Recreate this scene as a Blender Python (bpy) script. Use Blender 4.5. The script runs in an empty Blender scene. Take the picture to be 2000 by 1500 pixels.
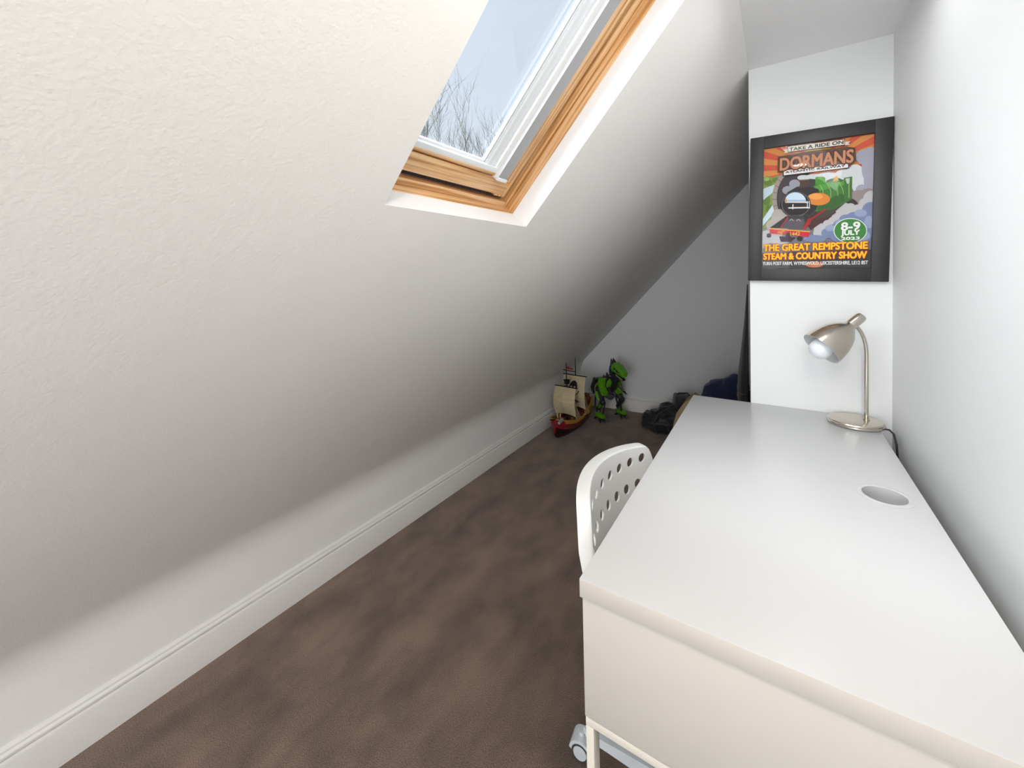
import bpy, bmesh, math, random
import numpy as np
from mathutils import Vector, Matrix, noise
random.seed(7)
sc = bpy.context.scene
COL = sc.collection
PI = math.pi

# ---------------------------------------------------------------- camera
CAM_H = 1.2947
yaw, pitch, roll = math.radians(33.0786), math.radians(-1.859), math.radians(-1.5233)
fwd = Vector((-math.sin(yaw)*math.cos(pitch), math.cos(yaw)*math.cos(pitch), math.sin(pitch)))
rgt = Vector((math.cos(yaw), math.sin(yaw), 0)); up = rgt.cross(fwd)
cr, sr = math.cos(roll), math.sin(roll)
R_ = cr*rgt + sr*up; U_ = -sr*rgt + cr*up
cam = bpy.data.cameras.new('camera'); co = bpy.data.objects.new('camera', cam); COL.objects.link(co)
m = Matrix((R_, U_, -fwd)).transposed().to_4x4(); m.translation = (0, 0, CAM_H)
co.matrix_world = m
cam.sensor_width = 36; cam.lens = 785.9/2000*36; cam.shift_y = -(750-557.92)/2000
cam.clip_start = 0.02; cam.clip_end = 200
sc.camera = co

# ---------------------------------------------------------------- world: pale overcast sky
w = bpy.data.worlds.new('sky'); sc.world = w; w.use_nodes = True
nt = w.node_tree; nt.nodes.clear()
out = nt.nodes.new('ShaderNodeOutputWorld'); bg = nt.nodes.new('ShaderNodeBackground')
tc = nt.nodes.new('ShaderNodeTexCoord'); sx = nt.nodes.new('ShaderNodeSeparateXYZ'); rp = nt.nodes.new('ShaderNodeValToRGB')
nz = nt.nodes.new('ShaderNodeTexNoise'); nz.inputs['Scale'].default_value = 2.2; nz.inputs['Detail'].default_value = 5
mx = nt.nodes.new('ShaderNodeMixRGB'); mx.blend_type = 'SCREEN'; mx.inputs[0].default_value = 1
ml = nt.nodes.new('ShaderNodeMath'); ml.operation = 'MULTIPLY_ADD'; ml.inputs[1].default_value = 0.35; ml.inputs[2].default_value = -0.13; ml.use_clamp = True
rp.color_ramp.elements[0].position = 0.0; rp.color_ramp.elements[0].color = (0.66, 0.70, 0.78, 1)
rp.color_ramp.elements[1].position = 0.75; rp.color_ramp.elements[1].color = (0.55, 0.63, 0.77, 1)
nt.links.new(tc.outputs['Generated'], sx.inputs[0]); nt.links.new(sx.outputs['Z'], rp.inputs[0])
nt.links.new(tc.outputs['Generated'], nz.inputs['Vector']); nt.links.new(nz.outputs['Fac'], ml.inputs[0])
nt.links.new(rp.outputs[0], mx.inputs[1]); nt.links.new(ml.outputs[0], mx.inputs[2])
nt.links.new(mx.outputs[0], bg.inputs[0]); bg.inputs[1].default_value = 1.15
nt.links.new(bg.outputs[0], out.inputs[0])

# ---------------------------------------------------------------- sun, ceiling spot and added fills
def area(name, loc, target, sx_, sy_, power, col):
    l = bpy.data.lights.new(name, 'AREA'); l.shape = 'RECTANGLE'; l.size = sx_; l.size_y = sy_
    l.energy = power; l.color = col
    o = bpy.data.objects.new(name, l); COL.objects.link(o); o.location = loc
    o.rotation_euler = (Vector(target)-Vector(loc)).to_track_quat('-Z', 'Y').to_euler()
    return o
# bright hazy sun behind thin cloud, entering through both skylights as a very soft beam
sl = bpy.data.lights.new('hazy_sun', 'SUN'); sl.energy = 19; sl.angle = math.radians(72); sl.color = (0.88, 0.94, 1.0)
so = bpy.data.objects.new('hazy_sun', sl); COL.objects.link(so); so.location = (-4, 0, 6)
so.rotation_euler = Vector((.58, .60, -.60)).to_track_quat('-Z', 'Y').to_euler()
# broad fill added behind the camera to brighten the walls and pier
area('rear_fill', (-0.35, -2.3, 1.15), (-0.35, 0, 1.05), 1.0, 1.2, 29, (0.90, 0.95, 1.0))
# soft fill added over the desk, and warm ceiling spot over the camera
area('overhead_fill', (.13, .60, 2.0), (-1.4, 1.25, .2), .26, 1.1, 9.5, (0.96, 0.98, 1.0))
area('near_rear_fill', (.05, -1.4, 1.3), (-1, 1.5, .6), .5, 1.0, 5, (0.97, 0.98, 1.0))  # second fill added behind the camera, aimed at the left wall
area('ceiling_spot_and_fill', (.16, .15, 1.985), (.10, .20, 0), .06, .06, 5.4, (1.0, 0.88, 0.76))
area('ceiling_spot_and_fill', (.12, 1.25, 1.995), (.02, 1.30, 0), .24, .24, .9, (0.97, 0.98, 1.0))  # soft fill added near the ceiling for the far desk and left wall

sc.view_settings.view_transform = 'Standard'; sc.view_settings.look = 'None'
sc.view_settings.exposure = 0.05; sc.view_settings.gamma = 1; sc.view_settings.use_curve_mapping = False

# ---------------------------------------------------------------- materials
def lin(c):
    return tuple(((v/255)/12.92 if v/255 <= .04045 else ((v/255+.055)/1.055)**2.4) for v in c)
def mat(name, rgb, rough=.5, metal=0, bump=0, bscale=200, var=0, vscale=6, coat=0, spec=.5, stretch=(1,1,1), rgb2=None, detail=4, coord='Object', sheen=0):
    m = bpy.data.materials.new(name); m.use_nodes = True; t = m.node_tree; b = t.nodes['Principled BSDF']
    c = lin(rgb); b.inputs['Base Color'].default_value = (*c, 1); b.inputs['Roughness'].default_value = rough
    b.inputs['Metallic'].default_value = metal; b.inputs['Coat Weight'].default_value = coat
    b.inputs['Specular IOR Level'].default_value = spec; b.inputs['Sheen Weight'].default_value = sheen
    tcn = t.nodes.new('ShaderNodeTexCoord'); mp = t.nodes.new('ShaderNodeMapping'); mp.inputs['Scale'].default_value = stretch
    t.links.new(tcn.outputs[coord], mp.inputs[0])
    if var or rgb2:
        n = t.nodes.new('ShaderNodeTexNoise'); n.inputs['Scale'].default_value = vscale; n.inputs['Detail'].default_value = detail
        r = t.nodes.new('ShaderNodeValToRGB'); r.color_ramp.elements[0].position = .35; r.color_ramp.elements[1].position = .65
        c2 = lin(rgb2) if rgb2 else tuple(v*(1-var) for v in c)
        r.color_ramp.elements[0].color = (*c2, 1); r.color_ramp.elements[1].color = (*c, 1)
        t.links.new(mp.outputs[0], n.inputs['Vector']); t.links.new(n.outputs['Fac'], r.inputs[0]); t.links.new(r.outputs[0], b.inputs['Base Color'])
    if bump:
        n = t.nodes.new('ShaderNodeTexNoise'); n.inputs['Scale'].default_value = bscale; n.inputs['Detail'].default_value = 3
        bp = t.nodes.new('ShaderNodeBump'); bp.inputs['Strength'].default_value = bump; bp.inputs['Distance'].default_value = .002
        t.links.new(mp.outputs[0], n.inputs['Vector']); t.links.new(n.outputs['Fac'], bp.inputs['Height']); t.links.new(bp.outputs[0], b.inputs['Normal'])
    return m
M = {}
M['wall'] = mat('wall_paint', (243,240,236), .7, bump=.35, bscale=170, var=.02, vscale=3)
M['wall2'] = mat('smooth_wall_paint', (231,232,232), .6, bump=.12, bscale=120)
M['trim'] = mat('white_gloss_trim', (236,233,228), .35, bump=.05, bscale=30)
M['reveal'] = mat('reveal_paint', (240,240,240), .55, bump=.08, bscale=90)
M['desk'] = mat('white_lacquer', (206,206,206), .28, bump=.02, bscale=15)
M['deskwarmlit'] = mat('white_lacquer_warmlit', (212,206,198), .35)  # warm lamp light on the end faces put into the colour
M['deskmetal'] = mat('cream_white_metal', (234,228,214), .35)
M['plastic'] = mat('white_chair_plastic', (232,232,230), .38)
M['greyplastic'] = mat('pale_grey_plastic', (226,232,236), .35)
M['darkgap'] = mat('dark_rubber', (70,74,74), .6)
M['steel'] = mat('brushed_nickel', (206,198,186), .22, metal=1, bump=.03, bscale=300, stretch=(1,1,40))
M['chrome'] = mat('polished_nickel', (214,206,194), .1, metal=1)
M['bulb'] = mat('opal_bulb_glass', (236,240,246), .2, coat=.5)
M['bulbprint'] = mat('grey_print', (110,114,118), .5)
M['black'] = mat('black_frame', (40,38,40), .45, bump=.1, bscale=60, stretch=(1,1,12))
M['cable'] = mat('black_cable', (24,24,24), .5)
M['alu'] = mat('grey_and_shaded_aluminium', (168,170,172), .4, metal=.3)
M['aluw'] = mat('white_aluminium', (232,236,238), .35)
M['alud'] = mat('dark_gasket', (62,62,66), .6)
M['bagblack'] = mat('black_ripstop_fabric', (26,26,28), .55, bump=.4, bscale=60, sheen=.2)
M['navy'] = mat('navy_fabric', (34,48,84), .85, bump=.4, bscale=160, sheen=.3)
M['greybag'] = mat('dark_grey_fabric', (58,58,56), .8, bump=.4, bscale=220, sheen=.2)
M['greypipe'] = mat('grey_piping', (120,118,112), .6)
M['tan'] = mat('tan_card', (150,130,96), .8, var=.15, vscale=14)
M['bark'] = mat('hazed_bark', (118,116,112), .9, var=.3, vscale=3, rgb2=(92,88,80))  # bark lightened, the sky haze put into its colour
M['lawn'] = mat('winter_lawn', (96,104,72), .95, var=.3, vscale=.8)
M['roof'] = mat('clay_roof', (110,80,66), .9, var=.3, vscale=8)

# pine with growth rings stretched along the grain (y = across frame, set per stretch)
def pine(name, stretch):
    m = bpy.data.materials.new(name); m.use_nodes = True; t = m.node_tree; b = t.nodes['Principled BSDF']
    b.inputs['Roughness'].default_value = .38; b.inputs['Coat Weight'].default_value = .25
    tcn = t.nodes.new('ShaderNodeTexCoord'); mp = t.nodes.new('ShaderNodeMapping'); mp.inputs['Scale'].default_value = stretch
    wv = t.nodes.new('ShaderNodeTexNoise'); wv.inputs['Scale'].default_value = 1; wv.inputs['Detail'].default_value = 3; wv.inputs['Distortion'].default_value = .35
    r = t.nodes.new('ShaderNodeValToRGB'); e = r.color_ramp.elements
    e[0].position = .36; e[0].color = (*lin((186,132,78)), 1); e[1].position = .60; e[1].color = (*lin((232,194,148)), 1)
    x = r.color_ramp.elements.new(.48); x.color = (*lin((216,168,114)), 1)
    t.links.new(tcn.outputs['Object'], mp.inputs[0]); t.links.new(mp.outputs[0], wv.inputs['Vector'])
    t.links.new(wv.outputs['Fac'], r.inputs[0]); t.links.new(r.outputs[0], b.inputs['Base Color'])
    return m
M['pine_s'] = pine('pine_along_slope', (3, 110, 110))     # local x runs up the slope
M['pine_y'] = pine('pine_across', (110, 3, 110))

def carpet():
    m = bpy.data.materials.new('brown_twist_carpet'); m.use_nodes = True; t = m.node_tree; b = t.nodes['Principled BSDF']
    b.inputs['Roughness'].default_value = .95; b.inputs['Sheen Weight'].default_value = .25; b.inputs['Specular IOR Level'].default_value = .1
    tcn = t.nodes.new('ShaderNodeTexCoord')
    def noise_(s, d, st=(1,1,1), dist=0):
        mp = t.nodes.new('ShaderNodeMapping'); mp.inputs['Scale'].default_value = st; t.links.new(tcn.outputs['Object'], mp.inputs[0])
        n = t.nodes.new('ShaderNodeTexNoise'); n.inputs['Scale'].default_value = s; n.inputs['Detail'].default_value = d; n.inputs['Distortion'].default_value = dist
        t.links.new(mp.outputs[0], n.inputs['Vector']); return n
    def ramp(n, a, ca, bb, cb):
        r = t.nodes.new('ShaderNodeValToRGB'); r.color_ramp.elements[0].position = a; r.color_ramp.elements[0].color = (*ca, 1)
        r.color_ramp.elements[1].position = bb; r.color_ramp.elements[1].color = (*cb, 1); t.links.new(n.outputs['Fac'], r.inputs[0]); return r
    big = ramp(noise_(6, 10, (1.3,.75,1), .2), .30, lin((95,83,76)), .72, lin((134,114,100)))
    sn = noise_(430, 3); sn.inputs['Roughness'].default_value = .85
    sp = ramp(sn, .36, (.30,.30,.31), .64, (2.05,2.0,1.95))
    mm = t.nodes.new('ShaderNodeMixRGB'); mm.blend_type = 'MULTIPLY'; mm.inputs[0].default_value = 1
    t.links.new(big.outputs[0], mm.inputs[1]); t.links.new(sp.outputs[0], mm.inputs[2]); t.links.new(mm.outputs[0], b.inputs['Base Color'])
    bp = t.nodes.new('ShaderNodeBump'); bp.inputs['Strength'].default_value = .5; bp.inputs['Distance'].default_value = .002
    n2 = noise_(520, 3); t.links.new(n2.outputs['Fac'], bp.inputs['Height']); t.links.new(bp.outputs[0], b.inputs['Normal'])
    return m
M['carpet'] = carpet()

def glass(name, refl=.5, tint=(1,1,1)):
    m = bpy.data.materials.new(name); m.use_nodes = True; t = m.node_tree; t.nodes.clear()
    o = t.nodes.new('ShaderNodeOutputMaterial'); mi = t.nodes.new('ShaderNodeMixShader'); tr = t.nodes.new('ShaderNodeBsdfTransparent')
    gl = t.nodes.new('ShaderNodeBsdfGlossy'); gl.inputs['Roughness'].default_value = .01; fr = t.nodes.new('ShaderNodeFresnel'); fr.inputs[0].default_value = 1.4
    mu = t.nodes.new('ShaderNodeMath'); mu.operation = 'MULTIPLY'; mu.inputs[1].default_value = refl
    tr.inputs[0].default_value = (*tint, 1)
    t.links.new(fr.outputs[0], mu.inputs[0]); t.links.new(mu.outputs[0], mi.inputs[0]); t.links.new(tr.outputs[0], mi.inputs[1]); t.links.new(gl.outputs[0], mi.inputs[2]); t.links.new(mi.outputs[0], o.inputs[0])
    return m
M['glass'] = glass('window_glass', .06, (.97,.985,.98)); M['pglass'] = glass('picture_glass', .25)

# ---------------------------------------------------------------- mesh helpers
class MB:
    def __init__(s): s.b = bmesh.new(); s.mi = 0
    def _t(s, vs, mtx):
        if mtx is not None:
            for v in vs: v.co = mtx @ v.co
    def face(s, pts, mtx=None):
        vs = [s.b.verts.new(p) for p in pts]; s._t(vs, mtx)
        f = s.b.faces.new(vs); f.material_index = s.mi; return f
    def box(s, c, d, mtx=None, bev=0):
        r = bmesh.ops.create_cube(s.b, size=1); vs = r['verts']
        for v in vs: v.co = Vector((v.co.x*d[0]+c[0], v.co.y*d[1]+c[1], v.co.z*d[2]+c[2]))
        fs = {f for v in vs for f in v.link_faces}
        for f in fs: f.material_index = s.mi
        if bev:
            es = {e for v in vs for e in v.link_edges}
            r = bmesh.ops.bevel(s.b, geom=list(es), offset=bev, segments=2, affect='EDGES', profile=.5)
            vs = list({v for f in r['faces'] for v in f.verts} | {v for v in vs if v.is_valid})
            for f in r['faces']: f.material_index = s.mi
        s._t(vs, mtx); return s
    def ring(s, c, r, n, ax, ay):
        return [s.b.verts.new(c + ax*(r*math.cos(2*PI*i/n)) + ay*(r*math.sin(2*PI*i/n))) for i in range(n)]
    def tube(s, pts, rad, n=12, caps=True, flat=1.0, mtx=None):
        pts = [Vector(p) for p in pts]; rs = rad if isinstance(rad, (list, tuple)) else [rad]*len(pts)
        prev = None; rings = []
        for i, p in enumerate(pts):
            d = (pts[min(i+1, len(pts)-1)] - pts[max(i-1, 0)]).normalized()
            if prev is None:
                a = d.orthogonal().normalized() if abs(d.z) > .9 else d.cross(Vector((0,0,1))).normalized()
            else: a = (prev - d*prev.dot(d)).normalized()
            prev = a; rings.append(s.ring(p, rs[i], n, a, d.cross(a)*flat))
        for q in rings: s._t(q, mtx)
        s._bridge(rings, caps); return s
    def _bridge(s, rings, caps=True):
        n = len(rings[0])
        for a, b in zip(rings, rings[1:]):
            for i in range(n):
                f = s.b.faces.new((a[i], a[(i+1)%n], b[(i+1)%n], b[i])); f.material_index = s.mi
        if caps:
            for r_ in (rings[0][::-1], rings[-1]):
                f = s.b.faces.new(r_); f.material_index = s.mi
    def lathe(s, prof, n=32, mtx=None, caps=False):
        rings = []
        for r, z in prof:
            q = s.ring(Vector((0,0,z)), max(r, 1e-5), n, Vector((1,0,0)), Vector((0,1,0))); s._t(q, mtx); rings.append(q)
        s._bridge(rings, caps); return s
    def ball(s, c, r, mtx=None, u=14, v=9):
        mt = Matrix.Translation(c) @ Matrix.Diagonal((*( (r,)*3 if not hasattr(r, '__len__') else r), 1))
        if mtx is not None: mt = mtx @ mt
        q = bmesh.ops.create_uvsphere(s.b, u_segments=u, v_segments=v, radius=1, matrix=mt)
        for vv in q['verts']:
            for f in vv.link_faces: f.material_index = s.mi
        return s
    def prism(s, poly, axis, a, b, mtx=None):
        """poly: 2D outline; axis: 'x','y','z' extrusion from a to b"""
        def P(u, v, t): return {'x': (t,u,v), 'y': (u,t,v), 'z': (u,v,t)}[axis]
        A_ = [s.b.verts.new(P(u,v,a)) for u,v in poly]; B_ = [s.b.verts.new(P(u,v,b)) for u,v in poly]
        s._t(A_+B_, mtx); s._bridge([A_, B_]); return s
    def build(s, name, mats, parent=None, smooth=35, kind=None, label=None, loc=None, recalc=True):
        if recalc: bmesh.ops.recalc_face_normals(s.b, faces=s.b.faces)
        me = bpy.data.meshes.new(name); s.b.to_mesh(me); s.b.free()
        for m_ in (mats if isinstance(mats, (list, tuple)) else [mats]): me.materials.append(m_)
        if smooth:
            for p in me.polygons: p.use_smooth = True
            try: me.set_sharp_from_angle(angle=math.radians(smooth))
            except Exception: pass
        o = bpy.data.objects.new(name, me); COL.objects.link(o)
        if parent is not None: o.parent = parent
        if loc is not None: o.location = loc
        if kind: o['kind'] = kind
        if label: o['label'] = label
        return o
def thing(name, label, cat, loc=(0,0,0), rz=0, group=None):
    o = bpy.data.objects.new(name, None); COL.objects.link(o); o.location = loc; o.rotation_euler = (0,0,rz)
    o.empty_display_size = .05; o['label'] = label; o['category'] = cat
    if group: o['group'] = group
    return o
def apply_mods(o):
    dg = bpy.context.evaluated_depsgraph_get(); me = bpy.data.meshes.new_from_object(o.evaluated_get(dg), depsgraph=dg)
    o.modifiers.clear(); o.data = me
    for p in me.polygons: p.use_smooth = True
def axis_mtx(origin, z, xhint=(0,0,1)):
    z = Vector(z).normalized(); x = Vector(xhint); x = (x - z*x.dot(z)).normalized(); y = z.cross(x)
    m_ = Matrix((x, y, z)).transposed().to_4x4(); m_.translation = origin; return m_

# ================================================================= ROOM
TH = math.radians(47.69); T = math.tan(TH)
CEIL = 2.044; RX = .333; PY = 1.82; YB0 = -2.4
def xk(y): return -1.634 + .0150*y if y < 2 else -1.634 + .015*y   # knee wall face (skirting sits in front)
def slope_z(x): return 1.433 + (x + .634)*T
def yback(x): return 3.612 + (x + 1.6)*.055
XC = -.078                              # ceiling / slope junction
S0, S1 = 0.0, .76                       # window opening along the slope
def spt(s_, y): return Vector((-.634 + math.cos(TH)*s_, y, 1.433 + math.sin(TH)*s_))
def profile(y):
    x0 = xk(y); zk = slope_z(x0); r = .085
    pts = [Vector((x0, y, 0)), Vector((x0, y, .12)), Vector((x0, y, zk-r))]
    A_ = Vector((x0, y, zk-r)); K = Vector((x0, y, zk)); B_ = K + Vector((math.cos(TH)*r, 0, math.sin(TH)*r))
    for i in range(1, 10):
        t = i/10; pts.append(A_*(1-t)**2 + K*2*t*(1-t) + B_*t*t)
    pts.append(B_); pts.append((B_ + spt(0, y))/2); pts.append(spt(S0, y))
    pts.append(spt(S1, y)); pts.append(Vector((XC, y, CEIL)))
    return pts
WINS = [(.526, 1.062), (-1.56, -1.02)]
mb = MB()
ys = sorted([YB0] + [v for w_ in WINS for v in w_] + [-.25, 1.45, PY, 2.4, 3.0, 3.76])
rows = [[mb.b.verts.new(p) for p in profile(y)] for y in ys]
nP = len(rows[0]); RD = .066
nrm = Vector((-math.sin(TH), 0, math.cos(TH)))
for i, (a, b) in enumerate(zip(rows, rows[1:])):
    for j in range(nP-1):
        if j == nP-3 and any(abs(ys[i]-w_[0]) < 1e-6 for w_ in WINS): continue
        mb.b.faces.new((a[j], b[j], b[j+1], a[j+1]))
bmesh.ops.recalc_face_normals(mb.b, faces=mb.b.faces)
wl = mb.build('wall_left', M['wall'], smooth=30, kind='structure', recalc=False)
# outer skin so that no daylight leaks through the slope
def ring_slab(mb_, y0, y1, s0, s1, n0, n1, w_, wy=None):
    """four bars round the opening y0..y1 x s0..s1, between depths n0..n1, each w_ wide (outwards)"""
    wy = wy or w_
    mb_.box(((s0-w_+s0)/2, (y0+y1)/2, (n0+n1)/2), (w_, (y1-y0)+2*wy, n1-n0))
    mb_.box(((s1+w_+s1)/2, (y0+y1)/2, (n0+n1)/2), (w_, (y1-y0)+2*wy, n1-n0))
    for yy in (y0-wy/2, y1+wy/2): mb_.box(((s0+s1)/2, yy, (n0+n1)/2), (s1-s0, wy, n1-n0))
SLM = Matrix(((math.cos(TH), 0, -math.sin(TH), -.634), (0,1,0,0), (math.sin(TH), 0, math.cos(TH), 1.433), (0,0,0,1)))
mb = MB()     # roof build-up, with the two openings left free
def slab(y0, y1, s0, s1): mb.box(((s0+s1)/2, (y0+y1)/2, .13), (s1-s0, y1-y0, .10))
slab(YB0-.2, 4.0, -1.9, S0-.06); slab(YB0-.2, 4.0, S1+.06, 1.5)
yy = [YB0-.2, WINS[1][0]-.06, WINS[1][1]+.06, WINS[0][0]-.06, WINS[0][1]+.06, 4.0]
for k in (0, 2, 4): slab(yy[k], yy[k+1], S0-.06, S1+.06)
o = mb.build('roof', M['roof'], smooth=0, kind='structure'); o.matrix_world = SLM

def wallbox(name, c, d, m_, **k):
    q = MB(); q.box(c, d); return q.build(name, m_, smooth=0, kind='structure', **k)
wallbox('floor', (-.6, .7, -.05), (2.6, 6.6, .1), M['carpet'])
M['ceil'] = mat('ceiling_paint', (246,246,246), .7, bump=.1, bscale=120)
wallbox('ceiling', (.35, .7, CEIL+.05), (.86, 6.6, .1), M['ceil'])
wallbox('wall_right', (RX+.06, (YB0+2.2)/2, 1.02), (.12, 2.2-YB0, 2.06), M['wall2'])
# chimney-like pier: face at y = PY, its left flank drifting towards the far corner
q = MB(); q.prism([(XC, PY), (RX+.02, PY), (RX+.02, 3.86), (-.172, 3.86)], 'z', 0, CEIL+.01)
q.build('wall_front', M['wall2'], smooth=0, kind='structure')
q = MB(); q.prism([(-1.78, yback(-1.78)), (.2, yback(.2)), (.2, yback(.2)+.12), (-1.78, yback(-1.78)+.12)], 'z', 0, CEIL+.1)
q.build('wall_far', M['wall2'], smooth=0, kind='structure')
wallbox('wall_rear', (-.65, YB0-.06, 1.02), (2.3, .12, 2.2), M['wall2'])
wallbox('wall_outer', (-1.76, .7, .12), (.10, 6.5, .45), M['wall2'])

# skirting boards
SK = [(0,0),(.018,0),(.018,.098),(.0165,.1015),(.0125,.103),(.0105,.1045),(.0105,.1065),(.0135,.109),(.0155,.113),(.0155,.118),(.013,.1225),(.0105,.1245),(.0105,.126),(.0095,.130),(.006,.134),(.001,.1365),(0,.1365)]
q = MB()
ra = [q.b.verts.new((xk(YB0)+u, YB0, v)) for u, v in SK]; rb = [q.b.verts.new((xk(3.61)+u, 3.61, v)) for u, v in SK]
q._bridge([ra, rb]); q.build('baseboard_left', M['trim'], smooth=25, kind='structure')
q = MB()
ra = [q.b.verts.new((-1.57, yback(-1.57)-u, v)) for u, v in SK]; rb = [q.b.verts.new((-.18, yback(-.18)-u, v)) for u, v in SK]
q._bridge([ra, rb]); q.build('baseboard_far', M['trim'], smooth=25, kind='structure')

# ---- skylights, built in slope coordinates (x up the slope, y along the room, z outwards)
def skylight(name, y0, y1):
    root = bpy.data.objects.new(name, None); COL.objects.link(root); root.matrix_world = SLM; root['kind'] = 'structure'
    s1 = S1; yr = y0; y0 = y0 - .092
    q = MB(); ring_slab(q, yr, y1, S0, s1, 0.0005, RD, .035); q.box(((S0+s1)/2, yr-.065, RD/2+.0005), (s1-S0+.06, .13, RD-.001)); q.build('reveal', M['reveal'], root, smooth=0)
    # outer pine frame: lining then a rebate step
    q = MB()
    for yy_ in (0, 1):
        Y = y0 if yy_ == 0 else y1; sg = -1 if yy_ == 0 else 1
        q.box(((S0+s1)/2, Y+sg*.012-sg*.002, (RD+.098)/2), (s1-S0+.02, .024, .098-RD), bev=.0015)
        q.box(((S0+s1)/2, Y-sg*.020+sg*.025, .120), (s1-S0+.06, .05, .044), bev=.0015)
    q.build('frame', M['pine_s'], root, smooth=30)
    q = MB()
    for sg, Sx in ((-1, S0), (1, s1)):
        q.box((Sx+sg*.012-sg*.002, (y0+y1)/2, (RD+.098)/2), (.024, y1-y0, .098-RD), bev=.0015)
        q.box((Sx-sg*.018+sg*.025, (y0+y1)/2, .120), (.05, y1-y0-.03, .044), bev=.0015)
    q.build('frame_rail', M['pine_y'], root, smooth=30)
    # gasket in the gap between frame and sash
    q = MB(); ring_slab(q, y0+.028, y1-.028, S0+.026, s1-.026, .124, .140, .012); q.build('gasket', M['alud'], root, smooth=0)
    # sash
    q = MB()
    for Y, sg in ((y0, 1), (y1, -1)):
        q.box(((S0+s1)/2, Y+sg*(.052+.020), .122), (s1-S0-.06, .040, .044), bev=.002)
        q.box(((S0+s1)/2, Y+sg*(.046), .108), (s1-S0-.06, .018, .016), bev=.004)
    q.build('sash', M['pine_s'], root, smooth=30)
    q = MB()
    for Sx, sg in ((S0, 1), (s1, -1)):
        q.box((Sx+sg*(.036+.023), (y0+y1)/2, .121), (.046, y1-y0-.108, .044), bev=.002)
        q.box((Sx+sg*(.090), (y0+y1)/2, .118), (.010, y1-y0-.15, .03), bev=.002)
    q.build('sash_rail', M['pine_y'], root, smooth=30)
    # aluminium blind channels down each side and the sill bar
    for Y, sg in ((y0, 1), (y1, -1)):
        q = MB()
        L0, L1 = S0+.086, s1-.08; mid = (L0+L1)/2; ln = L1-L0
        q.mi = 0; q.box((mid, Y+sg*.113, .096), (ln, .042, .012))          # face towards the room, its backlit shade put into the grey
        q.mi = 1; q.box((mid, Y+sg*.135, .101), (ln, .0015, .024))          # web, the daylit copy of the same aluminium
        q.box((mid, Y+sg*.149, .119), (ln, .028, .004)); q.box((mid, Y+sg*.148, .114), (ln, .003, .008))
        q.mi = 2; q.box((mid, Y+sg*.1655, .119), (ln, .005, .006))
        q.mi = 1; q.box((mid, Y+sg*.173, .117), (ln, .009, .010)); q.box((mid, Y+sg*.182, .121), (ln, .009, .008))
        q.mi = 0; q.box((mid, Y+sg*.188, .123), (ln, .003, .010))
        q.build('blind_channel', [M['alu'], M['aluw'], M['alud']], root, smooth=0)
        q = MB(); q.box((L0-.001, Y+sg*.114, .098), (.010, .046, .024), bev=.002); q.build('end_cap', M['aluw'], root)
    q = MB()
    q.box((S0+.098, (y0+y1)/2, .116), (.020, y1-y0-.26, .024), bev=.002)
    q.box((S0+.110, (y0+y1)/2, .124), (.006, y1-y0-.26, .012), bev=.001)
    q.build('sill_bar', M['aluw'], root)
    q = MB(); q.box(((S0+s1)/2, (y0+y1)/2, .136), (s1-S0-.13, y1-y0-.16, .006)); q.build('pane', M['glass'], root, smooth=0)
    q = MB(); ring_slab(q, y0+.085, y1-.085, S0+.085, s1-.085, .145, .185, .11); q.build('cladding', M['alu'], root, smooth=0)
    return root
skylight('window_1', *WINS[0]); skylight('window_2', *WINS[1])

# ================================================================= OUTSIDE
q = MB(); q.box((-14, 6, -4.75), (60, 60, .1)); q.build('ground', M['lawn'], smooth=0, kind='structure')
tr = thing('bare_tree', 'bare winter tree with fine twigs seen through the skylight', 'tree', (-6.55, 7.80, -4.85))
tw = MB(); stem = MB(); lim = MB()
def limb(p, d, L, r, depth, b_, tgt):
    pts = [p.copy()]; rs = [r]; n = 5 if depth < 3 else 4
    kids = []
    for i in range(n):
        d = (d + Vector((random.uniform(-1,1), random.uniform(-1,1), random.uniform(-.5,.9)))*.16).normalized()
        p = p + d*(L/n); pts.append(p.copy()); rs.append(r*(1-.62*(i+1)/n)); kids.append((p.copy(), d.copy(), rs[-1]))
    b_.tube(pts, rs, n=6 if depth < 2 else 3, caps=False)
    if depth >= 5: return
    for k, (kp, kd, kr) in enumerate(kids):
        if depth <= 1 and k < 1: continue
        if random.random() < (.0, .1, .12, .15, .2, .3)[depth]: continue
        for _ in range(2 if depth == 2 else 1 + (random.random() < .5)):
            a = Vector((random.uniform(-1,1), random.uniform(-1,1), random.uniform(-.25,.7)))
            nd = (kd*1.0 + a*.72 + Vector((0,0,.22))).normalized()
            limb(kp, nd, L*random.uniform(.48,.68), max(kr*.62, .0035), depth+1, lim if depth < 1 else tw, None)
stem.tube([(0,0,0),(.05,0,2),(0,.05,4.2),(-.05,0,5.2)], [.2,.16,.13,.11], n=10, caps=False)
for a, tl, L in ((0.2,.10,3.9),(3.9,.30,3.6),(.7,.42,3.0),(-.6,.55,2.5),(2.4,.3,3.0)):
    limb(Vector((-.03,0,4.6)), Vector((math.cos(a)*tl, math.sin(a)*tl, 1)).normalized(), L, .075, 1, lim, None)
stem.build('trunk', M['bark'], tr); lim.build('branches', M['bark'], tr) if len(lim.b.verts) else lim.b.free()
tw.build('twigs', M['bark'], tr, smooth=0, kind='stuff', recalc=False)

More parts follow.
